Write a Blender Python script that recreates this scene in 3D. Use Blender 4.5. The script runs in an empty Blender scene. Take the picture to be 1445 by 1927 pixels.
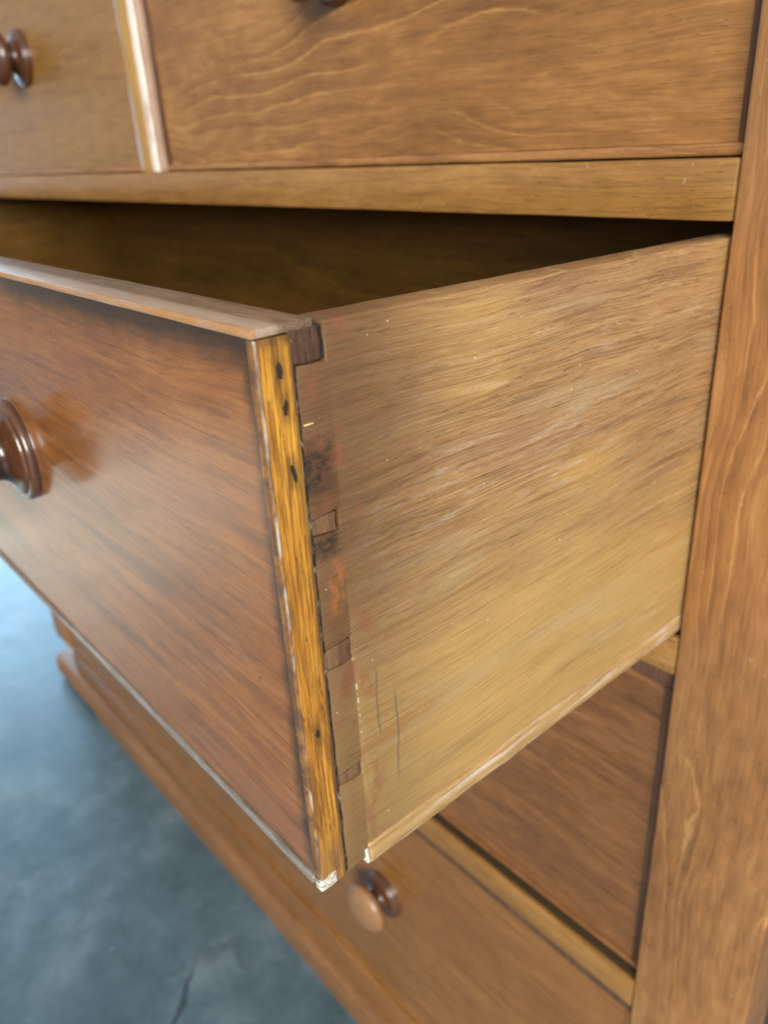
import bpy, bmesh, math, random
from mathutils import Vector, Matrix, noise as mnoise
random.seed(7)
S = bpy.context.scene
COL = S.collection

# ---------------------------------------------------------------- camera
R = ((0.6581370588045335, 0.7509781546902528, -0.05373474673003035),
     (0.2901345593619926, -0.3188293758700961, -0.9023135633171582),
     (-0.6947499904943794, 0.5782556876160472, -0.427718143697169))   # right, down, forward
cam = bpy.data.cameras.new('camera')
cam.sensor_fit = 'VERTICAL'
cam.sensor_height = 34.6
cam.lens = 1471.1 / 1927.0 * 34.6
cam.clip_start = 0.01
cam.clip_end = 100.0
cam.dof.use_dof = True
cam.dof.focus_distance = 0.212
cam.dof.aperture_fstop = 13.0
camo = bpy.data.objects.new('camera', cam)
COL.objects.link(camo)
m = Matrix.Identity(4)
for i in range(3):
    m[i][0] = R[0][i]; m[i][1] = -R[1][i]; m[i][2] = -R[2][i]
m[0][3], m[1][3], m[2][3] = 0.14304732, -0.2860265, 0.0342835
camo.matrix_world = m
S.camera = camo

# ---------------------------------------------------------------- world and lamps
W = bpy.data.worlds.new('World'); S.world = W; W.use_nodes = True
bg = W.node_tree.nodes['Background']
bg.inputs['Color'].default_value = (1.0, 0.97, 0.92, 1)
bg.inputs['Strength'].default_value = 0.33

FLOOR_Z = -0.784
def area(name, loc, target, sx, sy, power, col):
    l = bpy.data.lights.new(name, 'AREA'); l.shape = 'RECTANGLE'
    l.size = sx; l.size_y = sy; l.energy = power; l.color = col
    o = bpy.data.objects.new(name, l); COL.objects.link(o)
    o.location = loc
    o.rotation_euler = (Vector(target) - Vector(loc)).to_track_quat('-Z', 'Y').to_euler()
    return o
# daylight through a wide doorway far to the left, and a window behind the viewer to the right
area('door_daylight', (-4.6, 0.75, 0.42), (0, 0.75, 0.42), 2.0, 2.1, 105, (0.36, 0.68, 1.0))
sp = bpy.data.lights.new('floor_fill_spot', 'SPOT')      # added spot; brightens the floor mirrored in the open drawer's varnish
sp.energy = 3000; sp.color = (1.0, 0.66, 0.46); sp.spot_size = math.radians(27); sp.spot_blend = 1.0; sp.shadow_soft_size = 0.35
spo = bpy.data.objects.new('floor_fill_spot', sp); COL.objects.link(spo)
spo.location = (-2.3, -1.7, 2.4)
spo.rotation_euler = (Vector((-1.75, -0.84, FLOOR_Z)) - Vector(spo.location)).to_track_quat('-Z', 'Y').to_euler()
area('window_daylight', (2.3, -2.5, 1.1), (0, 0, -0.1), 2.2, 1.6, 150, (1.0, 0.97, 0.92))
S.view_settings.view_transform = 'Standard'
S.view_settings.look = 'None'
S.view_settings.exposure = 0.52
S.view_settings.gamma = 1.0
S.view_settings.use_curve_mapping = False
S.cycles.max_bounces = 8
S.cycles.use_denoising = True
S.cycles.denoising_prefilter = 'NONE'
S.cycles.sample_clamp_indirect = 2.0
S.cycles.sample_clamp_direct = 6.0
S.cycles.filter_width = 1.6

# ---------------------------------------------------------------- node helpers
class NT:
    def __init__(s, name):
        s.m = bpy.data.materials.new(name); s.m.use_nodes = True
        s.t = s.m.node_tree; s.N = s.t.nodes; s.L = s.t.links
        s.b = s.N['Principled BSDF']
    def put(s, node, key, v):
        if v is None: return
        if isinstance(v, bpy.types.NodeSocket): s.L.new(v, node.inputs[key])
        else: node.inputs[key].default_value = v
    def math(s, op, a, b=None, c=None, clamp=False):
        n = s.N.new('ShaderNodeMath'); n.operation = op; n.use_clamp = clamp
        s.put(n, 0, a); s.put(n, 1, b); s.put(n, 2, c)
        return n.outputs[0]
    def add(s, a, b): return s.math('ADD', a, b)
    def sub(s, a, b): return s.math('SUBTRACT', a, b)
    def mul(s, a, b, clamp=False): return s.math('MULTIPLY', a, b, clamp=clamp)
    def coords(s, off=(0, 0, 0)):
        n = s.N.new('ShaderNodeTexCoord')
        v = s.N.new('ShaderNodeVectorMath'); v.operation = 'ADD'
        s.L.new(n.outputs['Object'], v.inputs[0]); v.inputs[1].default_value = off
        x = s.N.new('ShaderNodeSeparateXYZ'); s.L.new(v.outputs[0], x.inputs[0])
        return x.outputs[0], x.outputs[1], x.outputs[2]
    def vec(s, x, y, z=0.0):
        n = s.N.new('ShaderNodeCombineXYZ'); s.put(n, 0, x); s.put(n, 1, y); s.put(n, 2, z)
        return n.outputs[0]
    def noise(s, v, scale=1.0, detail=2.0, rough=0.5, dist=0.0):
        n = s.N.new('ShaderNodeTexNoise'); s.L.new(v, n.inputs['Vector'])
        n.inputs['Scale'].default_value = scale; n.inputs['Detail'].default_value = detail
        n.inputs['Roughness'].default_value = rough; n.inputs['Distortion'].default_value = dist
        return n.outputs['Fac']
    def step(s, v, a, b):          # smooth 0..1 from a to b (a may exceed b)
        n = s.N.new('ShaderNodeMapRange'); n.interpolation_type = 'SMOOTHSTEP'
        s.put(n, 'Value', v)
        if a < b:
            n.inputs['From Min'].default_value = a; n.inputs['From Max'].default_value = b
        else:
            n.inputs['From Min'].default_value = b; n.inputs['From Max'].default_value = a
            n.inputs['To Min'].default_value = 1.0; n.inputs['To Max'].default_value = 0.0
        return n.outputs[0]
    def band(s, v, c, w):          # soft bump of half width w around c
        d = s.math('ABSOLUTE', s.sub(v, c))
        return s.step(d, w, w * 0.25)
    def ramp(s, f, stops):
        n = s.N.new('ShaderNodeValToRGB'); e = n.color_ramp.elements
        while len(e) < len(stops): e.new(0.5)
        for el, (p, c) in zip(e, stops):
            el.position = p; el.color = (*c, 1)
        s.put(n, 0, f)
        return n.outputs[0]
    def mix(s, f, a, b, mode='MIX'):
        n = s.N.new('ShaderNodeMix'); n.data_type = 'RGBA'; n.blend_type = mode
        s.put(n, 0, f)
        for k, v in ((6, a), (7, b)):
            if isinstance(v, tuple): v = (*v, 1)
            s.put(n, k, v)
        return n.outputs[2]
    def bump(s, h, strength, dist):
        n = s.N.new('ShaderNodeBump'); s.put(n, 'Strength', strength)
        n.inputs['Distance'].default_value = dist; s.put(n, 'Height', h)
        return n.outputs[0]
    def done(s, col, rough, normal=None, spec=0.5, coat=0.0, coat_rough=0.1):
        s.put(s.b, 'Base Color', col); s.put(s.b, 'Roughness', rough)
        s.put(s.b, 'Specular IOR Level', spec)
        s.put(s.b, 'Coat Weight', coat); s.put(s.b, 'Coat Roughness', coat_rough)
        if normal is not None: s.L.new(normal, s.b.inputs['Normal'])
        return s.m

def wood(name, axis, dark, mid, light, off=(0, 0, 0), lines=55.0, swirl=5.0, line_amt=0.45,
         fibre_amt=0.5, blotch_amt=0.6, rough=0.42, coat=0.25, coat_rough=0.2, bump=0.12,
         swirl_u=2.2, swirl_v=9.0, pores=0.35, fine=1.0, extra=None, spec=0.5, wear=0.0, tilt=0.0, wavy=0.012, hairs=0.38):
    t = NT(name)
    x, y, z = t.coords(off)
    u, v, w = {'x': (x, z, y), 'y': (y, z, x), 'z': (z, x, y)}[axis]
    if tilt: v = t.add(v, t.mul(u, tilt))
    mm = t.mul
    v = t.add(v, mm(t.sub(t.noise(t.vec(mm(u, 9.0), mm(v, 14.0), mm(w, 6.0)), 1.0, 2.0), 0.5), wavy))
    n1 = t.noise(t.vec(mm(u, swirl_u), mm(v, swirl_v), mm(w, 4.0)), 1.0, 2.5, 0.5)
    n2 = t.noise(t.vec(mm(u, 22.0), mm(v, 160.0), mm(w, 100.0)), 1.0, 3.0, 0.6)
    fibre = t.noise(t.vec(mm(u, 38.0 * fine), mm(v, 1500.0 * fine), mm(w, 1300.0 * fine)), 1.0, 3.0, 0.6)
    fib2 = t.noise(t.vec(mm(u, 22.0), mm(v, 240.0), mm(w, 240.0)), 1.0, 3.0, 0.6)
    blotch = t.noise(t.vec(mm(u, 7.0), mm(v, 20.0), mm(w, 20.0)), 1.0, 4.0, 0.6)
    mott = t.noise(t.vec(mm(u, 60.0), mm(v, 130.0), mm(w, 130.0)), 1.0, 3.0, 0.6)
    feather = t.noise(t.vec(mm(u, 70.0), mm(v, 420.0), mm(w, 200.0)), 1.0, 3.0, 0.7)
    field = t.add(t.add(mm(v, lines), mm(n1, swirl)), t.add(mm(n2, 0.35), mm(feather, 0.35)))
    saw = t.math('FRACT', field)
    # each ring: thin pale line, dark behind it, fading out
    pale = mm(t.step(saw, 0.0, 0.04), t.step(saw, 0.13, 0.05))
    dk = mm(t.step(saw, 0.10, 0.22), t.step(saw, 0.85, 0.22))
    where = t.step(t.noise(t.vec(mm(u, 5.0), mm(v, 22.0), mm(w, 9.0)), 1.0, 2.0), 0.42, 0.62)
    f = t.add(0.5, mm(t.sub(fibre, 0.5), fibre_amt))
    f = t.add(f, mm(t.sub(fib2, 0.5), fibre_amt * 1.1))
    f = t.add(f, mm(t.sub(blotch, 0.5), blotch_amt))
    f = t.add(f, mm(t.sub(mott, 0.5), blotch_amt * 0.55))
    f = t.sub(f, mm(mm(dk, t.add(0.35, where)), line_amt * 0.15))
    col = t.ramp(f, [(0.12, dark), (0.5, mid), (0.88, light)])
    col = t.mix(mm(mm(pale, where), line_amt, clamp=True), col, light)
    ha = t.noise(t.vec(mm(u, 9.0), mm(v, 300.0), mm(w, 300.0)), 1.0, 3.0, 0.55)
    hb = t.noise(t.vec(mm(u, 14.0), mm(v, 520.0), mm(t.add(w, 3.3), 300.0)), 1.0, 3.0, 0.6)
    col = t.mix(mm(t.band(ha, 0.5, 0.030), hairs), col, tuple(c * 0.55 for c in dark))
    col = t.mix(mm(t.band(hb, 0.53, 0.022), hairs * 0.8), col, light)
    tooth = t.noise(t.vec(mm(u, 700.0), mm(v, 1500.0), mm(w, 1500.0)), 1.0, 2.0, 0.6)
    col = t.mix(mm(t.step(tooth, 0.50, 0.70), hairs * 0.7), col, dark)
    p = t.noise(t.vec(mm(u, 150.0), mm(v, 1000.0), mm(w, 1000.0)), 1.0, 1.0)
    pm = t.step(p, 0.67, 0.72)
    col = t.mix(mm(pm, pores), col, tuple(c * 0.35 for c in dark))
    rg = t.add(rough, mm(t.sub(blotch, 0.5), 0.25))
    h = t.sub(t.add(fibre, mm(fib2, 0.6)), mm(pm, 0.5))
    ctx = dict(t=t, u=u, v=v, w=w, x=x, y=y, z=z, fibre=fibre, fib2=fib2, blotch=blotch, mott=mott, rough=rg, h=h)
    if wear:
        sp = t.step(t.noise(t.vec(mm(x, 420.0), mm(y, 420.0), mm(z, 420.0)), 1.0, 1.5), 0.735, 0.77)
        col = t.mix(mm(sp, wear), col, (0.62, 0.58, 0.50))
        sc = t.step(t.noise(t.vec(mm(x, 95.0), mm(y, 95.0), mm(z, 95.0)), 1.0, 2.0), 0.70, 0.76)
        col = t.mix(mm(sc, wear), col, (0.05, 0.03, 0.02))
    if extra: col = extra(ctx, col)
    nrm = t.bump(ctx['h'], bump, 0.0004)
    return t.done(col, ctx['rough'], nrm, spec, coat, coat_rough)

# ---------------------------------------------------------------- mesh helpers
def thing(name, loc, label, cat, group=None):
    o = bpy.data.objects.new(name, None); o.empty_display_size = 0.05
    COL.objects.link(o); o.location = loc
    o['label'] = label; o['category'] = cat
    if group: o['group'] = group
    return o

def org(o):
    p = Vector((0, 0, 0))
    while o is not None:
        p += o.location; o = o.parent
    return p

def link(name, bm, mat, parent=None, smooth=40, label=None, kind=None):
    """bm is in world coordinates; the object keeps its parent's origin"""
    if parent is not None:
        bmesh.ops.translate(bm, verts=bm.verts, vec=-org(parent))
    bmesh.ops.recalc_face_normals(bm, faces=bm.faces)
    me = bpy.data.meshes.new(name); bm.to_mesh(me); bm.free()
    me.materials.append(mat)
    for p in me.polygons: p.use_smooth = True
    me.set_sharp_from_angle(angle=math.radians(smooth))
    o = bpy.data.objects.new(name, me); COL.objects.link(o)
    if parent is not None: o.parent = parent
    if label: o['label'] = label
    if kind: o['kind'] = kind
    return o

def box(x0, x1, y0, y1, z0, z1, bev=0.001, seg=2, cuts=None, jit=0.0, jf=60.0, zshear=0.0):
    bm = bmesh.new()
    bmesh.ops.create_cube(bm, size=1.0)
    for v in bm.verts:
        v.co = Vector((x0 + (v.co.x + .5) * (x1 - x0), y0 + (v.co.y + .5) * (y1 - y0), z0 + (v.co.z + .5) * (z1 - z0)))
    if bev > 0:
        bmesh.ops.bevel(bm, geom=list(bm.edges), offset=bev, segments=seg, profile=0.5, affect='EDGES', clamp_overlap=True)
    if cuts:
        wear_cut(bm, cuts, jit, jf)
    if zshear:
        for v in bm.verts: v.co.z += zshear * v.co.y
    return bm

def wear_cut(bm, cuts, jit, jf=60.0):
    """slice along an axis so that worn edges can wander"""
    ax, n = cuts
    i = 'xyz'.index(ax)
    lo = min(v.co[i] for v in bm.verts); hi = max(v.co[i] for v in bm.verts)
    no = Vector((0, 0, 0)); no[i] = 1
    for k in range(1, n):
        co = Vector((0, 0, 0)); co[i] = lo + (hi - lo) * k / n
        bmesh.ops.bisect_plane(bm, geom=list(bm.verts) + list(bm.edges) + list(bm.faces), plane_co=co, plane_no=no, dist=1e-6)
    for v in bm.verts:
        q = v.co * jf
        d = Vector((mnoise.noise(q), mnoise.noise(q + Vector((9.1, 3.3, 1.7))), mnoise.noise(q + Vector((2.2, 7.7, 5.1)))))
        q2 = v.co * jf * 6
        d += 0.4 * Vector((mnoise.noise(q2), mnoise.noise(q2 + Vector((4, 1, 8))), mnoise.noise(q2 + Vector((8, 2, 3)))))
        d[i] = 0
        v.co += d * jit

def prism(outline, axis, a0, a1, bev=0.0, seg=2):
    """extrude a closed 2D outline along an axis; outline gives the other two coordinates in xyz order"""
    bm = bmesh.new(); i = 'xyz'.index(axis)
    def mk(p, a):
        c = list(p); c.insert(i, a); return bm.verts.new(c)
    A = [mk(p, a0) for p in outline]; B = [mk(p, a1) for p in outline]
    bm.faces.new(A); bm.faces.new(B[::-1])
    n = len(A)
    for k in range(n): bm.faces.new((A[k], B[k], B[(k + 1) % n], A[(k + 1) % n]))
    bmesh.ops.recalc_face_normals(bm, faces=bm.faces)
    if bev: bmesh.ops.bevel(bm, geom=list(bm.edges), offset=bev, segments=seg, profile=0.5, affect='EDGES', clamp_overlap=True)
    return bm

def lathe_y(profile, cx, y0, cz, n=56):
    bm = bmesh.new(); rings = []
    for r, y in profile:
        if r < 1e-6: rings.append([bm.verts.new((cx, y0 + y, cz))])
        else: rings.append([bm.verts.new((cx + r * math.cos(6.2831853 * k / n), y0 + y, cz + r * math.sin(6.2831853 * k / n))) for k in range(n)])
    for a, b in zip(rings, rings[1:]):
        for k in range(n):
            k2 = (k + 1) % n
            if len(a) == 1 and len(b) == 1: continue
            if len(a) == 1: bm.faces.new((a[0], b[k], b[k2]))
            elif len(b) == 1: bm.faces.new((a[k], b[0], a[k2]))
            else: bm.faces.new((a[k], b[k], b[k2], a[k2]))
    return bm

def spline(pts, per=5):
    out = []
    P = [pts[0]] + list(pts) + [pts[-1]]
    for i in range(1, len(P) - 2):
        for k in range(per):
            t = k / per; r = []
            for j in range(2):
                a, b, c, d = P[i - 1][j], P[i][j], P[i + 1][j], P[i + 2][j]
                r.append(0.5 * (2 * b + (c - a) * t + (2 * a - 5 * b + 4 * c - d) * t * t + (3 * b - a - 3 * c + d) * t ** 3))
            out.append((max(r[0], 0), r[1]))
    out.append(pts[-1])
    return out

# ---------------------------------------------------------------- measures (metres; chest front is y = 0, right end of the drawers x = 0)
D = 0.2004                 # how far the drawer is pulled out
FLOOR = -0.784
XL, XR = -1.092, 0.0623    # chest ends
XO = 0.0015                # right side of the openings
XI = -1.026                # left side of the openings
R1 = (0.0018, 0.0226); R2 = (-0.1968, -0.1762); R3 = (-0.4402, -0.4185); R4Z = -0.6986
SL = -0.0156
def ztop(y): return -0.0039 + SL * y
DR = Vector((-0.5, -D, -0.17))        # base of the open drawer

# ---------------------------------------------------------------- materials
GOLD_D, GOLD_M, GOLD_L = (0.17, 0.062, 0.012), (0.345, 0.155, 0.042), (0.53, 0.27, 0.085)
M = {}
M['case_up'] = wood('stained_birch_figured', 'x', (0.140, 0.058, 0.015), (0.290, 0.126, 0.032), (0.50, 0.26, 0.080), off=(0.13, 0, 0.31), lines=100, swirl=11.0, swirl_u=3.6, swirl_v=10, blotch_amt=0.85, line_amt=0.8, hairs=0.2, coat=0.35, coat_rough=0.28, wear=0.2)
M['case_left'] = wood('stained_birch_plain', 'x', (0.17, 0.078, 0.018), (0.295, 0.145, 0.034), (0.42, 0.225, 0.060), off=(3.1, 0, 1.7), lines=30, swirl=4, line_amt=0.3, coat=0.3, coat_rough=0.3)
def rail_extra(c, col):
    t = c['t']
    return t.mix(t.mul(t.step(c['y'], -0.2385, -0.2365), 0.9), col, (0.030, 0.022, 0.014))  # groove shade and grime painted on the ledge behind the rail's face
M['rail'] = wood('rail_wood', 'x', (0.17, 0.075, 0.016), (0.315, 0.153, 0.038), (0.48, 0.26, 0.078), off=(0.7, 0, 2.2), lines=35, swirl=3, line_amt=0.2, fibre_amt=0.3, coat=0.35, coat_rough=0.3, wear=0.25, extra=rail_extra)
M['stile'] = wood('stile_wood', 'z', (0.135, 0.057, 0.020), (0.325, 0.148, 0.050), (0.54, 0.29, 0.11), off=(0.43, 0, 0.9), lines=120, swirl=9, swirl_u=5, swirl_v=20, line_amt=0.7, hairs=0.2, fibre_amt=0.36, blotch_amt=0.75, coat=0.2, coat_rough=0.3, wear=0.2)
M['low'] = wood('lower_drawer_wood', 'x', (0.095, 0.036, 0.012), (0.215, 0.090, 0.029), (0.36, 0.17, 0.060), off=(1.9, 0, 0.55), lines=40, swirl=5, line_amt=0.45, blotch_amt=0.8, coat=0.5, coat_rough=0.22)
M['low2'] = wood('bottom_drawer_wood', 'x', (0.145, 0.055, 0.012), (0.265, 0.114, 0.029), (0.39, 0.19, 0.056), off=(2.7, 0, 1.15), lines=30, swirl=5, line_amt=0.35, blotch_amt=0.6, coat=0.6, coat_rough=0.2)
M['plinth'] = wood('plinth_wood', 'x', (0.14, 0.060, 0.020), (0.25, 0.115, 0.040), (0.36, 0.18, 0.068), off=(5.7, 0, 0.15), lines=30, swirl=4, line_amt=0.3, coat=0.5, coat_rough=0.3, wear=0.3)
M['bead'] = wood('bead_wood', 'x', (0.14, 0.055, 0.018), (0.33, 0.150, 0.048), (0.52, 0.27, 0.09), off=(1.2, 0, 4.4), lines=30, swirl=3, line_amt=0.2, coat=0.3, wear=0.4)
M['bead_gap_shade'] = wood('bead_gap_shade_wood', 'z', (0.05, 0.024, 0.014), (0.11, 0.05, 0.026), (0.2, 0.095, 0.045), off=(1.2, 0, 4.4), lines=30, swirl=3, line_amt=0.2, coat=0.2)  # shade of the gaps round the closed drawers, put into dark beads
M['divider'] = wood('divider_wood', 'z', (0.25, 0.12, 0.026), (0.45, 0.245, 0.058), (0.62, 0.38, 0.10), off=(2.2, 0, 1.4), lines=30, swirl=3, line_amt=0.2, fibre_amt=0.3, coat=0.4)
M['inner'] = wood('inner_wood', 'x', (0.07, 0.031, 0.004), (0.165, 0.076, 0.008), (0.26, 0.13, 0.016), off=(6.2, 0, 2.4), lines=40, swirl=4, rough=0.6, coat=0.0)
M['panel_dark'] = wood('dark_side_panel', 'z', (0.035, 0.026, 0.012), (0.065, 0.050, 0.024), (0.10, 0.075, 0.038), off=(1.1, 0, 3.0), lines=30, swirl=3, coat=0.0, rough=0.6)

def pale_worn(c, col):
    t = c['t']; n = t.noise(t.vec(t.mul(c['x'], 90.0), t.mul(c['y'], 90.0), t.mul(c['z'], 24.0)), 1.0, 3.0)
    return t.mix(t.step(n, 0.30, 0.52), col, (0.82, 0.76, 0.68))
M['pale_bead'] = wood('worn_pale_bead', 'z', (0.40, 0.26, 0.18), (0.62, 0.46, 0.36), (0.8, 0.68, 0.58), off=(1, 0, 2), lines=30, swirl=3, extra=pale_worn, coat=0.25, coat_rough=0.3, rough=0.5)

M['pink_bead'] = wood('pinkish_bead', 'z', (0.26, 0.15, 0.09), (0.46, 0.29, 0.19), (0.62, 0.44, 0.32), off=(2, 0, 2), lines=30, swirl=3, coat=0.3, coat_rough=0.3)

# face of the open drawer: red-brown, streaky, grimy along its bead, thick shiny varnish
def face_extra(c, col):
    t = c['t']; mm = t.mul
    x, z, u, v = c['x'], c['z'], c['u'], c['v']
    st = t.noise(t.vec(mm(x, 5.0), mm(z, 62.0)), 1.0, 3.5, 0.62, 0.25)
    col = t.mix(mm(t.step(st, 0.50, 0.72), 0.70), col, (0.085, 0.034, 0.016))
    st2 = t.noise(t.vec(mm(x, 3.6), mm(z, 42.0), 4.4), 1.0, 3.0, 0.6, 0.3)
    col = t.mix(mm(t.step(st2, 0.55, 0.72), 0.5), col, (0.30, 0.125, 0.045))
    gn = mm(t.sub(t.noise(t.vec(mm(x, 45.0), mm(z, 45.0)), 1.0, 4.0, 0.65), 0.5), 0.009)
    zt = t.add(z, gn); xt = t.add(x, gn)
    g = t.math('MAXIMUM', t.step(zt, -0.0150, -0.004), t.step(xt, -0.0105, -0.0032))
    g = t.math('MAXIMUM', g, mm(t.step(zt, -0.162, -0.167), 0.5))
    col = t.mix(mm(g, 0.88), col, (0.020, 0.014, 0.010))
    nk = t.noise(t.vec(mm(x, 210.0), mm(z, 260.0), 2.2), 1.0, 1.0)
    col = t.mix(mm(t.step(nk, 0.76, 0.80), 0.55), col, (0.03, 0.018, 0.012))
    c['rough'] = t.add(0.34, mm(g, 0.25))
    return col
M['face'] = wood('open_drawer_face', 'x', (0.130, 0.044, 0.011), (0.285, 0.105, 0.026), (0.43, 0.185, 0.050), off=DR, lines=34, swirl=4.5, line_amt=0.3, fibre_amt=0.45, blotch_amt=0.7, coat=1.0, coat_rough=0.15, bump=0.10, extra=face_extra, tilt=0.02, spec=0.2)

# amber bead nailed on the end of the drawer front
def amber_extra(c, col):
    t = c['t']; mm = t.mul; y, z = c['y'], c['z']
    st = t.noise(t.vec(mm(y, 1500.0), mm(z, 40.0), 1.0), 1.0, 5.0, 0.7)
    brd = t.noise(t.vec(mm(y, 260.0), mm(z, 30.0), 17.0), 1.0, 4.0, 0.6)
    col = t.mix(mm(t.step(brd, 0.47, 0.66), 0.75), col, (0.20, 0.075, 0.012))
    col = t.mix(mm(t.step(st, 0.50, 0.62), 0.62), col, (0.10, 0.032, 0.005))
    st2 = t.noise(t.vec(mm(y, 700.0), mm(z, 14.0), 6.0), 1.0, 3.0, 0.6)
    col = t.mix(mm(t.step(st2, 0.54, 0.70), 0.7), col, (0.85, 0.46, 0.05))
    for hy, hz in ((-0.1944, -0.0097), (-0.1938, -0.0184), (-0.1935, -0.0346), (-0.1953, -0.1112)):
        hm = mm(t.band(t.add(y, mm(t.sub(st, 0.5), 0.002)), hy, 0.0024), t.band(t.add(z, mm(t.sub(brd, 0.5), 0.006)), hz, 0.0062))
        col = t.mix(mm(hm, 0.6), col, (0.09, 0.040, 0.012))
    j = mm(t.sub(t.noise(t.vec(mm(y, 300.0), mm(z, 90.0)), 1.0, 4.0), 0.5), 0.004)
    top = t.step(t.add(z, mm(j, 1.5)), -0.0065, -0.002)
    col = t.mix(mm(top, 0.75), col, (0.06, 0.028, 0.012))
    low = t.step(t.add(z, mm(j, 5.0)), -0.140, -0.162)
    col = t.mix(mm(low, 0.55), col, (0.17, 0.088, 0.035))
    fr = t.step(t.add(y, mm(j, 0.25)), -0.1990, -0.1995)
    frn = t.noise(t.vec(mm(y, 400.0), mm(z, 130.0), 23.0), 1.0, 4.0, 0.7)
    col = t.mix(mm(fr, t.add(0.55, mm(t.step(frn, 0.40, 0.60), 0.4))), col, (0.105, 0.050, 0.026))
    hi = mm(t.band(y, -0.1997, 0.00045), t.step(t.noise(t.vec(mm(y, 300.0), mm(z, 55.0), 3.0), 1.0, 3.0), 0.46, 0.62))
    col = t.mix(mm(hi, 0.6), col, (0.60, 0.54, 0.46))  # painted highlight over worn varnish along the rounded front edge
    edge = t.step(t.add(y, mm(j, 0.3)), -0.1919, -0.1911)
    col = t.mix(mm(edge, 0.7), col, (0.075, 0.036, 0.015))
    chip = mm(t.step(t.add(z, mm(j, 1.2)), -0.1645, -0.1655), t.step(t.add(y, mm(j, 0.8)), -0.1942, -0.1952))
    chn = t.step(t.noise(t.vec(mm(y, 1100.0), mm(z, 1100.0)), 1.0, 3.0), 0.34, 0.52)
    chip = mm(chip, chn)
    col = t.mix(mm(chip, 0.85), col, (0.66, 0.67, 0.61))
    c['rough'] = t.add(t.add(0.34, mm(fr, 0.12)), mm(chip, 0.4))
    return col
M['amber'] = wood('amber_bead', 'z', (0.24, 0.088, 0.010), (0.49, 0.215, 0.024), (0.72, 0.37, 0.05), off=DR, lines=260, swirl=5, line_amt=0.25, fibre_amt=0.7, blotch_amt=0.4, coat=0.5, coat_rough=0.2, bump=0.5, extra=amber_extra, pores=0.6)

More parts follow.
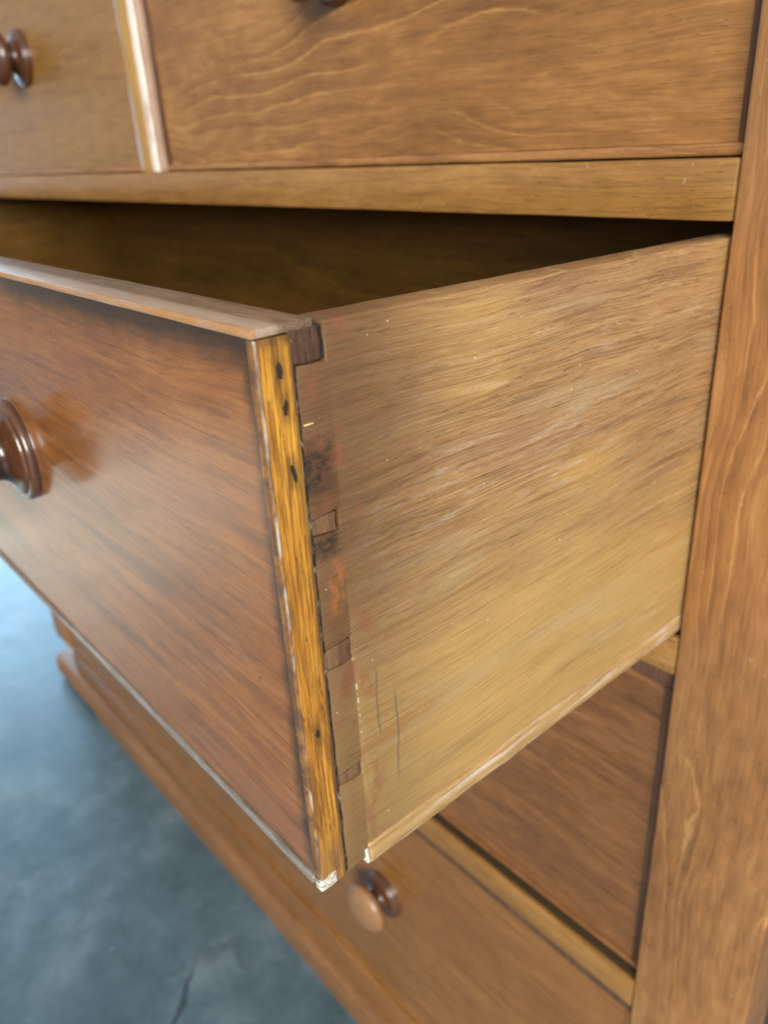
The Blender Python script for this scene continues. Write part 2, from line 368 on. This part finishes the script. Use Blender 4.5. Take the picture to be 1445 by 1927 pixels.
# drawer side: unvarnished, saw marks, scuffs, grime at the joint
def side_extra(c, col):
    t = c['t']; mm = t.mul; y, z = c['y'], c['z']
    zz = t.add(z, mm(y, 0.0156))
    big = t.noise(t.vec(mm(y, 9.0), mm(z, 30.0), 0.4), 1.0, 3.0, 0.55)
    # lower half worn paler and more yellow
    lowm = t.step(t.add(zz, mm(t.sub(big, 0.5), 0.09)), -0.072, -0.125)
    col = t.mix(mm(lowm, 0.65), col, (0.58, 0.37, 0.125))
    # orange patches along the grain
    orp = t.noise(t.vec(mm(y, 14.0), mm(z, 85.0), 7.0), 1.0, 3.0, 0.55)
    col = t.mix(mm(t.step(orp, 0.60, 0.76), 0.55), col, (0.47, 0.20, 0.045))
    dkp = t.noise(t.vec(mm(y, 8.0), mm(z, 110.0), 2.0), 1.0, 4.0, 0.6)
    col = t.mix(mm(t.step(dkp, 0.54, 0.72), 0.40), col, (0.14, 0.066, 0.030))
    hon = t.noise(t.vec(mm(y, 11.0), mm(c['v'], 38.0), 12.0), 1.0, 3.0, 0.5)
    col = t.mix(mm(t.step(hon, 0.50, 0.72), 0.36), col, (0.60, 0.36, 0.10))
    pin = t.noise(t.vec(mm(y, 12.0), mm(c['v'], 46.0), 21.0), 1.0, 3.0, 0.5)
    col = t.mix(mm(t.step(pin, 0.52, 0.72), 0.30), col, (0.33, 0.185, 0.115))
    ol_ = t.noise(t.vec(mm(y, 10.0), mm(c['v'], 60.0), 31.0), 1.0, 3.0, 0.5)
    col = t.mix(mm(t.step(ol_, 0.54, 0.72), 0.26), col, (0.47, 0.40, 0.24))
    # long fine saw lines
    saw = t.noise(t.vec(mm(y, 17.0), mm(c['v'], 900.0), 3.0), 1.0, 4.0, 0.65)
    col = t.mix(mm(t.step(saw, 0.55, 0.68), 0.25), col, (0.10, 0.05, 0.024))
    col = t.mix(mm(t.step(saw, 0.44, 0.32), 0.26), col, (0.58, 0.40, 0.20))
    hair = t.noise(t.vec(mm(y, 26.0), mm(c['v'], 2300.0), 8.0), 1.0, 3.0, 0.6)
    col = t.mix(mm(t.step(hair, 0.55, 0.64), 0.32), col, (0.085, 0.042, 0.02))
    col = t.mix(mm(t.step(hair, 0.43, 0.33), 0.30), col, (0.66, 0.46, 0.23))
    # chalky scuffs in a band
    sc = t.noise(t.vec(mm(y, 38.0), mm(z, 330.0), 9.0), 1.0, 6.0, 0.75)
    bnd = t.math('MAXIMUM', t.band(zz, -0.058, 0.022), mm(t.band(zz, -0.024, 0.016), 0.5))
    yb = mm(t.step(y, -0.188, -0.165), t.step(y, -0.02, -0.075))
    col = t.mix(mm(mm(mm(t.step(sc, 0.52, 0.70), bnd), yb), 0.48), col, (0.62, 0.58, 0.50))
    # darker stained strip over the joint, with the gauge line
    jn = mm(t.sub(t.noise(t.vec(mm(y, 150.0), mm(z, 150.0)), 1.0, 4.0, 0.65), 0.5), 0.010)
    yj = t.add(y, jn)
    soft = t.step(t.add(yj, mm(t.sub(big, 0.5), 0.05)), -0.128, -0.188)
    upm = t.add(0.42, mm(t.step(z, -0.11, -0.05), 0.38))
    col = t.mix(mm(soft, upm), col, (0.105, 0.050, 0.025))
    red = mm(t.step(t.noise(t.vec(mm(y, 110.0), mm(z, 75.0), 5.0), 1.0, 3.0), 0.50, 0.66), t.band(y, -0.181, 0.012))
    col = t.mix(mm(red, 0.60), col, (0.25, 0.085, 0.045))
    bandm = mm(t.step(t.add(y, mm(jn, 0.04)), -0.1806, -0.1814), t.step(t.add(z, jn), -0.062, -0.082))
    col = t.mix(mm(bandm, 0.42), col, (0.10, 0.046, 0.024))
    orx = mm(t.band(t.add(z, mm(jn, 0.6)), -0.070, 0.011), t.band(t.add(y, mm(jn, 0.3)), -0.184, 0.0035))
    orx = mm(orx, t.step(t.noise(t.vec(mm(y, 260.0), mm(z, 160.0), 15.0), 1.0, 4.0), 0.40, 0.58))
    col = t.mix(mm(orx, 0.75), col, (0.40, 0.135, 0.035))
    gr = mm(t.band(t.add(z, jn), -0.056, 0.006), t.step(t.add(yj, 0.0), -0.180, -0.184))
    gr = t.math('MAXIMUM', gr, mm(t.band(t.add(z, jn), -0.036, 0.010), t.step(yj, -0.179, -0.186)))
    gr = mm(gr, t.add(0.5, mm(t.step(t.noise(t.vec(mm(y, 420.0), mm(z, 420.0), 6.0), 1.0, 4.0, 0.7), 0.4, 0.6), 0.4)))
    col = t.mix(gr, col, (0.025, 0.021, 0.015))
    dash = mm(t.band(t.add(y, mm(z, 0.03)), -0.1836, 0.00035), t.step(t.noise(t.vec(0.0, mm(z, 420.0)), 1.0, 1.0), 0.52, 0.60))
    dash = mm(dash, t.math('MAXIMUM', t.band(z, -0.064, 0.007), t.band(z, -0.108, 0.020)))
    col = t.mix(mm(dash, 0.85), col, (0.70, 0.60, 0.40))
    # two pencil strokes
    wob = mm(t.sub(t.noise(t.vec(2.0, mm(z, 60.0)), 1.0, 2.0), 0.5), 0.004)
    s1 = mm(t.band(t.add(y, wob), -0.1735, 0.0006), mm(t.step(z, -0.098, -0.104), t.step(z, -0.127, -0.121)))
    s2 = mm(t.band(t.add(y, wob), -0.1665, 0.0006), mm(t.step(z, -0.110, -0.116), t.step(z, -0.150, -0.140)))
    col = t.mix(mm(t.math('MAXIMUM', s1, s2), 0.55), col, (0.10, 0.085, 0.07))
    # specks
    sp = t.step(t.noise(t.vec(mm(y, 520.0), mm(z, 520.0), 1.0), 1.0, 1.0), 0.77, 0.80)
    col = t.mix(mm(sp, 0.7), col, (0.74, 0.70, 0.60))
    c['rough'] = t.add(0.52, mm(soft, -0.10))
    c['h'] = t.add(c['h'], mm(saw, 0.8))
    return col
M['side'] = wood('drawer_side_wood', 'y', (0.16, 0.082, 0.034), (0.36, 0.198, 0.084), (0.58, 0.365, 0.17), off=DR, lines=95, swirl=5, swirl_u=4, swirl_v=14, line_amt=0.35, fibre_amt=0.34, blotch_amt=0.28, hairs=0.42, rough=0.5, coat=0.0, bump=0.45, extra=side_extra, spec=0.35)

def runner_extra(c, col):
    t = c['t']; mm = t.mul
    n = t.noise(t.vec(mm(c['y'], 26.0), mm(c['z'], 420.0), mm(c['x'], 300.0)), 1.0, 5.0, 0.65)
    col = t.mix(mm(t.step(n, 0.52, 0.68), 0.65), col, (0.72, 0.67, 0.60))
    n2 = t.noise(t.vec(mm(c['y'], 20.0), mm(c['z'], 120.0), 3.0), 1.0, 3.0)
    return t.mix(mm(t.step(n2, 0.55, 0.68), 0.5), col, (0.42, 0.19, 0.06))
M['runner'] = wood('worn_runner_wood', 'y', (0.25, 0.135, 0.05), (0.44, 0.265, 0.10), (0.62, 0.43, 0.21), off=DR, lines=60, swirl=3, line_amt=0.2, extra=runner_extra, coat=0.0, rough=0.55)

def top_extra(c, col):
    t = c['t']; mm = t.mul; x, y, z = c['x'], c['y'], c['z']
    n = mm(t.sub(t.noise(t.vec(mm(x, 16.0), mm(y, 300.0)), 1.0, 4.0, 0.6), 0.5), 0.006)
    fr = t.step(t.add(y, n), -0.1915, -0.1955)
    col = t.mix(mm(fr, 0.55), col, (0.52, 0.38, 0.28))  # paler front half: reflected sheen put into the colour
    am = mm(t.step(t.add(y, mm(n, 0.3)), -0.1988, -0.1997), t.step(z, -0.0030, -0.0016))
    amn = t.step(t.noise(t.vec(mm(x, 60.0), mm(y, 500.0), mm(z, 500.0)), 1.0, 4.0, 0.7), 0.38, 0.60)
    col = t.mix(mm(am, t.add(0.25, mm(amn, 0.6))), col, (0.40, 0.175, 0.030))
    dk = t.step(z, -0.0018, -0.0028)
    return t.mix(mm(dk, 0.75), col, (0.035, 0.024, 0.016))
M['top'] = wood('drawer_top_edge', 'x', (0.10, 0.060, 0.036), (0.215, 0.132, 0.080), (0.38, 0.25, 0.165), off=DR, lines=120, swirl=3, line_amt=0.4, fibre_amt=0.8, blotch_amt=0.9, coat=0.2, coat_rough=0.35, extra=top_extra, wear=0.35, bump=0.6)
M['grey_bead'] = wood('worn_grey_bead', 'x', (0.10, 0.08, 0.065), (0.22, 0.19, 0.165), (0.42, 0.40, 0.37), off=DR, lines=40, swirl=3, line_amt=0.1, coat=0.3, wear=0.5)
M['pin'] = wood('dovetail_pin_wood', 'z', (0.045, 0.022, 0.014), (0.100, 0.047, 0.027), (0.19, 0.098, 0.055), off=(0.4, 0.2, 0.1), lines=500, swirl=3, line_amt=0.3, coat=0.05, coat_rough=0.3, wear=0.4, bump=0.5)
M['pin_red'] = wood('dovetail_pin_red', 'z', (0.085, 0.042, 0.022), (0.175, 0.090, 0.046), (0.29, 0.16, 0.082), off=(0.9, 0.2, 0.1), lines=500, swirl=3, line_amt=0.3, coat=0.05, coat_rough=0.3, wear=0.4, bump=0.5)
M['knob'] = wood('dark_knob_wood', 'z', (0.050, 0.019, 0.010), (0.098, 0.038, 0.018), (0.16, 0.068, 0.032), off=(0.2, 0.6, 0.7), lines=60, swirl=3, line_amt=0.3, coat=1.0, coat_rough=0.08, rough=0.35, bump=0.05)
M['knob_head'] = wood('worn_knob_head_wood', 'z', (0.19, 0.090, 0.036), (0.31, 0.160, 0.066), (0.44, 0.25, 0.11), off=(0.5, 0.3, 0.2), lines=60, swirl=3, line_amt=0.3, coat=0.6, coat_rough=0.25, rough=0.45, bump=0.05)

def simple(name, col, rough=0.5, metal=0.0):
    t = NT(name); x, y, z = t.coords()
    n = t.noise(t.vec(t.mul(x, 900.0), t.mul(y, 900.0), t.mul(z, 900.0)), 1.0, 2.0)
    c = t.mix(n, tuple(v * 0.5 for v in col), tuple(min(v * 1.5, 1) for v in col))
    t.b.inputs['Metallic'].default_value = metal
    return t.done(c, rough, t.bump(n, 0.5, 0.0003))
M['nail'] = simple('rusty_nail', (0.034, 0.024, 0.016), 0.6, 0.2)
M['splinter'] = simple('pale_splinter', (0.72, 0.52, 0.24), 0.6)
M['chip'] = simple('white_chip', (0.56, 0.53, 0.45), 0.7)

tf = NT('joint_filler')
fx, fy, fz = tf.coords()
fn = tf.noise(tf.vec(tf.mul(fx, 900.0), tf.mul(fy, 900.0), tf.mul(fz, 420.0)), 1.0, 3.0, 0.7)
fl = tf.noise(tf.vec(0.0, 0.0, tf.mul(fz, 110.0)), 1.0, 3.0)
fc = tf.ramp(tf.add(fn, tf.mul(tf.sub(fl, 0.52), 1.5)), [(0.40, (0.020, 0.017, 0.012)), (0.60, (0.085, 0.062, 0.036)), (0.70, (0.26, 0.26, 0.19)), (0.86, (0.60, 0.64, 0.58))])
M['grime'] = simple('black_grime', (0.022, 0.018, 0.013), 0.7)
M['filler'] = tf.done(fc, 0.55, tf.bump(fn, 1.0, 0.0006))

# blue-grey concrete
tc = NT('blue_grey_concrete')
cx, cy, cz = tc.coords()
cv = tc.vec(cx, cy, 0.0)
c1 = tc.noise(cv, 5.5, 5.0, 0.62, 0.3); c2 = tc.noise(cv, 26.0, 4.0, 0.65); c3 = tc.noise(cv, 170.0, 3.0)
cf = tc.add(tc.mul(c1, 0.62), tc.add(tc.mul(c2, 0.28), tc.mul(c3, 0.10)))
cc = tc.ramp(cf, [(0.32, (0.048, 0.088, 0.108)), (0.5, (0.092, 0.152, 0.185)), (0.66, (0.175, 0.250, 0.295))])
crk = tc.math('ABSOLUTE', tc.sub(tc.noise(cv, 2.3, 3.0, 0.6, 0.4), 0.5))
cc = tc.mix(tc.mul(tc.mul(tc.step(crk, 0.016, 0.002), tc.step(c1, 0.50, 0.60)), 0.35), cc, (0.03, 0.042, 0.05))
ck = tc.add(tc.add(cx, tc.mul(tc.add(cy, 0.13), 0.95)), tc.mul(tc.sub(tc.noise(cv, 30.0, 3.0), 0.5), 0.03))   # a short crack near the plinth
ckm = tc.mul(tc.band(ck, -0.4285, 0.007), tc.band(cy, -0.150, 0.075))
cc = tc.mix(tc.mul(ckm, 0.7), cc, (0.016, 0.026, 0.03))
csp = tc.step(tc.noise(cv, 60.0, 1.0), 0.735, 0.765)
cc = tc.mix(tc.mul(csp, 0.22), cc, (0.30, 0.36, 0.42))
M['floor'] = tc.done(cc, tc.add(0.39, tc.mul(tc.sub(c2, 0.5), 0.30)), tc.bump(cf, 0.35, 0.004), 0.5)

# ---------------------------------------------------------------- setting
fl = link('floor', box(-7.0, 4.0, -5.0, 4.0, FLOOR - 0.08, FLOOR, bev=0), M['floor'])
fl['kind'] = 'structure'

# ---------------------------------------------------------------- chest
chest = thing('chest_of_drawers', ((XL + XR) / 2, 0.24, FLOOR), 'brown stained wooden chest frame with stiles, rails and plinth around the drawers', 'chest')
YB = 0.48
link('stile', box(XO, XR, 0, 0.034, FLOOR, 0.222, 0.0016, 3, ('z', 90), 0.00022, 40), M['stile'], chest)
link('stile', box(XL, XI - 0.0015, 0, 0.034, FLOOR + 0.09, 0.222, 0.0016, 3), M['stile'], chest)
def rail(z0, z1, name='rail', mat='rail'):
    return link(name, box(XI - 0.0015, XO - 0.0004, 0.0002, 0.06, z0, z1, 0.0009, 2, ('x', 90), 0.00022, 50), M[mat], chest)
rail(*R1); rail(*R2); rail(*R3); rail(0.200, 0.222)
link('rail', box(XI - 0.0015, XO - 0.0004, 0.0004, 0.06, -0.742, R4Z, 0.0012, 2), M['low2'], chest)
link('divider', box(-0.4617, -0.4441, 0.0, 0.06, R1[1] - 0.0008, 0.2004, 0.0012, 2, ('z', 40), 0.00025, 60), M['divider'], chest)
# worn pale edge of the divider and its thin bead
link('bead', box(-0.4439, -0.4362, 0.0006, 0.03, R1[1] + 0.0001, 0.2, 0.0007, 2, ('z', 50), 0.0003, 90), M['pale_bead'], chest, label='worn pale strip along the divider')
link('bead', box(-0.4358, -0.4302, 0.0020, 0.03, R1[1] + 0.0001, 0.2, 0.0014, 3, ('z', 50), 0.0003, 90), M['pink_bead'], chest)
# plinth: stepped moulding on the floor
def plinth_bm(x0, x1, zf):
    prof = [(0.05, zf), (-0.0085, zf), (-0.0085, -0.7560), (-0.0078, -0.7525), (-0.0055, -0.7495), (-0.0036, -0.7485),
            (-0.0034, -0.7465), (-0.0052, -0.7450), (-0.0052, -0.7435), (-0.0030, -0.7420), (0.05, -0.7420)]
    bm = prism(prof, 'x', x0, x1)
    wear_cut(bm, ('x', 60), 0.0004, 30)
    return bm
link('plinth', plinth_bm(-0.948, XR + 0.004, FLOOR), M['plinth'], chest)
link('plinth', plinth_bm(XL - 0.016, -0.9482, FLOOR + 0.008), M['plinth'], chest)
# carcass
link('side_panel', box(0.020, XR - 0.0015, 0.0345, YB, FLOOR, 0.222, 0.001), M['panel_dark'], chest)
link('side_panel', box(XL + 0.0015, XI - 0.02, 0.0345, YB, FLOOR + 0.02, 0.222, 0.001), M['panel_dark'], chest)
link('back_panel', box(XI - 0.02, 0.020, YB - 0.012, YB, FLOOR + 0.09, 0.222, 0.0), M['inner'], chest)
for z in (0.008, -0.190, -0.434, -0.72):
    link('dust_board', box(XI - 0.0195, 0.0195, 0.0602, YB - 0.0125, z, z + 0.010, 0.0), M['inner'], chest)
link('partition', box(-0.4600, -0.4460, 0.0602, YB - 0.0125, 0.0182, 0.2215, 0.0), M['inner'], chest)
link('top_board', box(XL - 0.02, XR + 0.02, -0.02, YB, 0.2222, 0.246, 0.003, 3), M['rail'], chest)

# ---------------------------------------------------------------- knobs
BASEP = spline([(0.0, 0.0005), (0.0205, 0.0004), (0.0220, -0.0006), (0.0225, -0.0022), (0.0220, -0.0038), (0.0206, -0.0046),
                (0.0196, -0.0047), (0.0190, -0.0056), (0.0176, -0.0064), (0.0150, -0.0074), (0.0122, -0.0094), (0.0110, -0.0124), (0.0112, -0.0146)], 4)
HEADP = spline([(0.0105, -0.0140), (0.0128, -0.0150), (0.0176, -0.0162), (0.0210, -0.0182), (0.0222, -0.0208), (0.0216, -0.0236),
                (0.0190, -0.0262), (0.0145, -0.0284), (0.0080, -0.0298), (0.0, -0.0302)], 5)
def knob(parent, x, y, z, base='knob', head='knob', label=None):
    k = link('knob', lathe_y(BASEP, x, y, z), M[base], parent, 50, label)
    h = link('knob_head', lathe_y(HEADP, x, y, z), M[head], k, 50)
    return k

# ---------------------------------------------------------------- closed drawers
def closed_drawer(label, x0, x1, z0, z1, face_y, proud, mat, bead, knobs, bottom_bead=0.0044, side_bead=0.003, side_mat='bead_gap_shade', head='knob', bmat='bead', top_bead=0.003, top_mat=None):
    t = thing('drawer', ((x0 + x1) / 2, face_y, z0), label, 'drawer', 'drawers of the wooden chest')
    yb = face_y - proud
    link('front_panel', box(x0 + side_bead, x1 - side_bead, face_y, face_y + 0.018, z0 + bottom_bead, z1 - top_bead, 0.0), M[mat], t)
    link('bead', box(x0, x1, yb, face_y + 0.012, z0, z0 + bottom_bead - 0.0002, 0.0012, 3, ('x', 80), 0.00025, 40), M[bmat], t)
    link('bead', box(x0, x1, yb, face_y + 0.012, z1 - top_bead + 0.0002, z1, 0.0012, 3), M[top_mat or bmat], t)
    link('bead', box(x0, x0 + side_bead - 0.0002, yb, face_y + 0.012, z0 + bottom_bead, z1 - top_bead, 0.001, 2), M[side_mat], t)
    link('bead', box(x1 - side_bead + 0.0002, x1, yb, face_y + 0.012, z0 + bottom_bead, z1 - top_bead, 0.001, 2), M[side_mat], t)
    link('side_board', box(x0 + 0.001, x0 + 0.011, face_y + 0.019, 0.42, z0 + 0.002, z1 - 0.004, 0.0), M['inner'], t)
    link('side_board', box(x1 - 0.011, x1 - 0.001, face_y + 0.019, 0.42, z0 + 0.002, z1 - 0.004, 0.0), M['inner'], t)
    for kx, kz in knobs: knob(t, kx, face_y, kz, 'knob', head)
    return t
closed_drawer('closed short drawer at the upper right with swirling grain above the open drawer', -0.4292, 0.0004, R1[1] + 0.0005, 0.1990, 0.0075, 0.0022, 'case_up', None, [(-0.222, 0.120)], side_mat='bead_gap_shade', side_bead=0.0036)
closed_drawer('closed short drawer at the upper left beside the pale divider strip', XI, -0.4624, R1[1] + 0.0005, 0.1990, 0.0025, 0.0016, 'case_left', None, [(-0.665, 0.118), (-0.823, 0.118)], side_mat='case_left', side_bead=0.0025, bottom_bead=0.0038)
closed_drawer('closed long drawer directly beneath the pulled out drawer', XI, 0.0004, R3[1] + 0.0030, R2[0] - 0.0030, 0.0085, 0.0022, 'low', None, [(-0.235, -0.300), (-0.79, -0.300)], bmat='low', side_bead=0.0056, top_bead=0.0100, top_mat='bead_gap_shade')
closed_drawer('closed bottom long drawer just above the plinth with a worn pale knob', XI, 0.0004, R4Z + 0.0022, R3[0] - 0.0010, 0.0045, 0.0016, 'low2', None, [(-0.237, -0.561), (-0.79, -0.561)], head='knob_head', bmat='low2', side_mat='low2', top_bead=0.0100, top_mat='bead_gap_shade')

# ---------------------------------------------------------------- the open drawer
dr = thing('drawer', DR, 'open drawer pulled far out of the chest, dovetailed corner with amber bead towards the viewer', 'drawer', 'drawers of the wooden chest')
XLd = XI + 0.002
link('front_panel', box(XLd + 0.003, -0.0036, -0.1990, -0.1846, -0.1662, -0.0023, 0.0), M['face'], dr, label='red brown varnished drawer front')
link('top_edge', box(XLd, -0.0002, -D, -0.1840, -0.0021, 0.0, 0.0005, 2, ('x', 120), 0.00016, 70), M['top'], dr, label='worn top edge of the drawer front, sheen painted pale')
link('bead', box(XLd, -0.0037, -D, -0.1875, -0.1698, -0.1664, 0.0011, 3, ('x', 120), 0.0002, 70), M['grey_bead'], dr, label='grey worn bead under the drawer front')
bm = box(-0.0034, 0.0, -D, -0.1908, -0.1698, -0.0023, 0.0, 2)
# round over the two front edges and the rear arris
ed = [e for e in bm.edges if abs(e.verts[0].co.z - e.verts[1].co.z) > 0.1 and e.verts[0].co.y < -0.199]
bmesh.ops.bevel(bm, geom=ed, offset=0.0013, segments=4, profile=0.5, affect='EDGES')
ed = [e for e in bm.edges if abs(e.verts[0].co.z - e.verts[1].co.z) < 1e-5]
bmesh.ops.bevel(bm, geom=ed, offset=0.0004, segments=2, profile=0.5, affect='EDGES')
wear_cut(bm, ('z', 150), 0.00016, 110)
bead = link('bead', bm, M['amber'], dr, label='amber bead with nail holes on the drawer corner')
bm = box(XLd, XLd + 0.0028, -D, -0.1908, -0.1698, -0.0032, 0.0008)
link('bead', bm, M['amber'], dr)

# nails in the amber bead
for ny, nz, w, h, a in ((-0.1944, -0.0097, 0.0015, 0.0046, 0.12), (-0.1938, -0.0184, 0.0013, 0.0040, -0.15), (-0.1935, -0.0346, 0.0012, 0.0050, 0.22), (-0.1953, -0.1112, 0.0014, 0.0030, 0.0)):
    bm = bmesh.new(); ring = []
    for k in range(14):
        th = 6.2831853 * k / 14
        r = 0.78 + 0.3 * random.random()
        py, pz = 0.5 * w * r * math.copysign(abs(math.cos(th)) ** 1.3, math.cos(th)), 0.5 * h * r * math.sin(th) * (0.8 + 0.4 * random.random())
        ring.append((py * math.cos(a) - pz * math.sin(a), py * math.sin(a) + pz * math.cos(a)))
    o = [bm.verts.new((0.00030, ny + p, nz + q)) for p, q in ring]
    i = [bm.verts.new((-0.0006, ny + p, nz + q)) for p, q in ring]
    c = [bm.verts.new((0.00022, ny + p * .5, nz + q * .5)) for p, q in ring]
    bm.faces.new(c); bm.faces.new(i[::-1])
    for k in range(14):
        j = (k + 1) % 14
        bm.faces.new((i[k], i[j], o[j], o[k])); bm.faces.new((o[k], o[j], c[j], c[k]))
    link('nail', bm, M['nail'], bead)

# right side with tails; notches take the pins
PINS = [(-0.0100, 0.002), (-0.0536, -0.0478), (-0.0940, -0.0862), (-0.1352, -0.1302)]
YF, YN, YE = -0.1899, -0.1811, 0.215
ol = [(YE, ztop(YE)), (YE, -0.1646 + SL * YE * 0.3)]
ol.append((-0.1814, -0.1640)); ol.append((-0.1817, -0.1690)); ol.append((YF, -0.1697))
for z0, z1 in sorted(PINS):
    if z1 > 0:
        ol += [(YF, z0), (YN, z0 - 0.0004), (YN, ztop(YN))]
    else:
        ol += [(YF, z0 + 0.0007), (YN, z0 - 0.0003), (YN, z1 + 0.0003), (YF, z1 - 0.0007)]
bm = prism(ol, 'x', -0.0105, -0.0003, 0.00035, 2)
wear_cut(bm, ('y', 90), 0.00010, 120)
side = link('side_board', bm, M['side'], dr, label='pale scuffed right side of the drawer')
for n, (z0, z1) in enumerate(PINS):
    zz1 = -0.0019 if z1 > 0 else z1
    gap = (0.0017 if n == 0 else (0.0011 if n == 1 else 0.00035))
    o = [(YF - 0.0008, z0 + 0.0013), (YF + 0.0030, z0 + 0.0008), (YN - gap, z0 + 0.0004), (YN - gap - 0.0003, (z0 + zz1) / 2), (YN - gap, zz1 - 0.0003), (YF + 0.0035, zz1 - 0.0006), (YF - 0.0008, zz1 - 0.0011)]
    if n == 0: o = [(YF - 0.0008, z0 + 0.0006), (YF + 0.0030, z0 + 0.0002), (YN - gap, z0 + 0.0004), (YN - gap + 0.0002, -0.006), (YN - gap - 0.0003, zz1), (YF - 0.0008, zz1)]
    o = [(a + random.uniform(-1, 1) * 0.00018, b + random.uniform(-1, 1) * 0.00018) for a, b in o]
    bm = prism(o, 'x', -0.0095, -0.00025 - 0.00015 * (n % 2), 0.0003, 2)
    wear_cut(bm, ('z', 8), 0.00014, 300)
    link('dovetail_pin', bm, M['pin' if n == 0 else 'pin_red'], dr)
# crumbling filler in the seam between bead and side
bm = box(-0.0030, -0.0003, -0.1910, -0.1896, -0.1685, -0.0015, 0.0003, 2)
wear_cut(bm, ('z', 260), 0.00016, 150)
link('seam_filler', bm, M['filler'], dr, kind='stuff')
bm = box(-0.0030, -0.0012, -0.1829, -0.1810, -0.0098, -0.0020, 0.0003, 2)
wear_cut(bm, ('z', 40), 0.00035, 500)
link('seam_filler', bm, M['grime'], dr, kind='stuff')
bm = box(-0.0004, 0.0002, -0.1893, -0.1866, -0.0241, -0.0237, 0.0001, 1)
link('splinter', bm, M['splinter'], dr)
# runner under the side
bm = box(-0.0112, 0.0001, -0.1812, YE, -0.1738, -0.1651, 0.0012, 3, ('y', 110), 0.0004, 55)
for v in bm.verts: v.co.z += SL * 0.25 * v.co.y
runner = link('runner', bm, M['runner'], dr, label='pale worn runner under the drawer side')
bm = box(-0.0060, 0.00030, -0.1826, -0.1812, -0.1715, -0.1655, 0.0006, 3)
wear_cut(bm, ('z', 14), 0.0005, 260)
link('chip', bm, M['chip'], dr)
# remaining boards
link('side_board', box(XLd + 0.0003, XLd + 0.010, -0.1840, YE, -0.165, -0.0045, 0.0006), M['inner'], dr)
link('back_board', box(XLd + 0.0102, -0.0107, YE - 0.012, YE, -0.150, -0.0120, 0.0006), M['inner'], dr)
link('bottom_board', box(XLd + 0.0102, -0.0107, -0.1844, YE - 0.0125, -0.160, -0.154, 0.0), M['inner'], dr)
knob(dr, -0.2045, -0.1990, -0.0775)
knob(dr, -0.825, -0.1990, -0.0775)
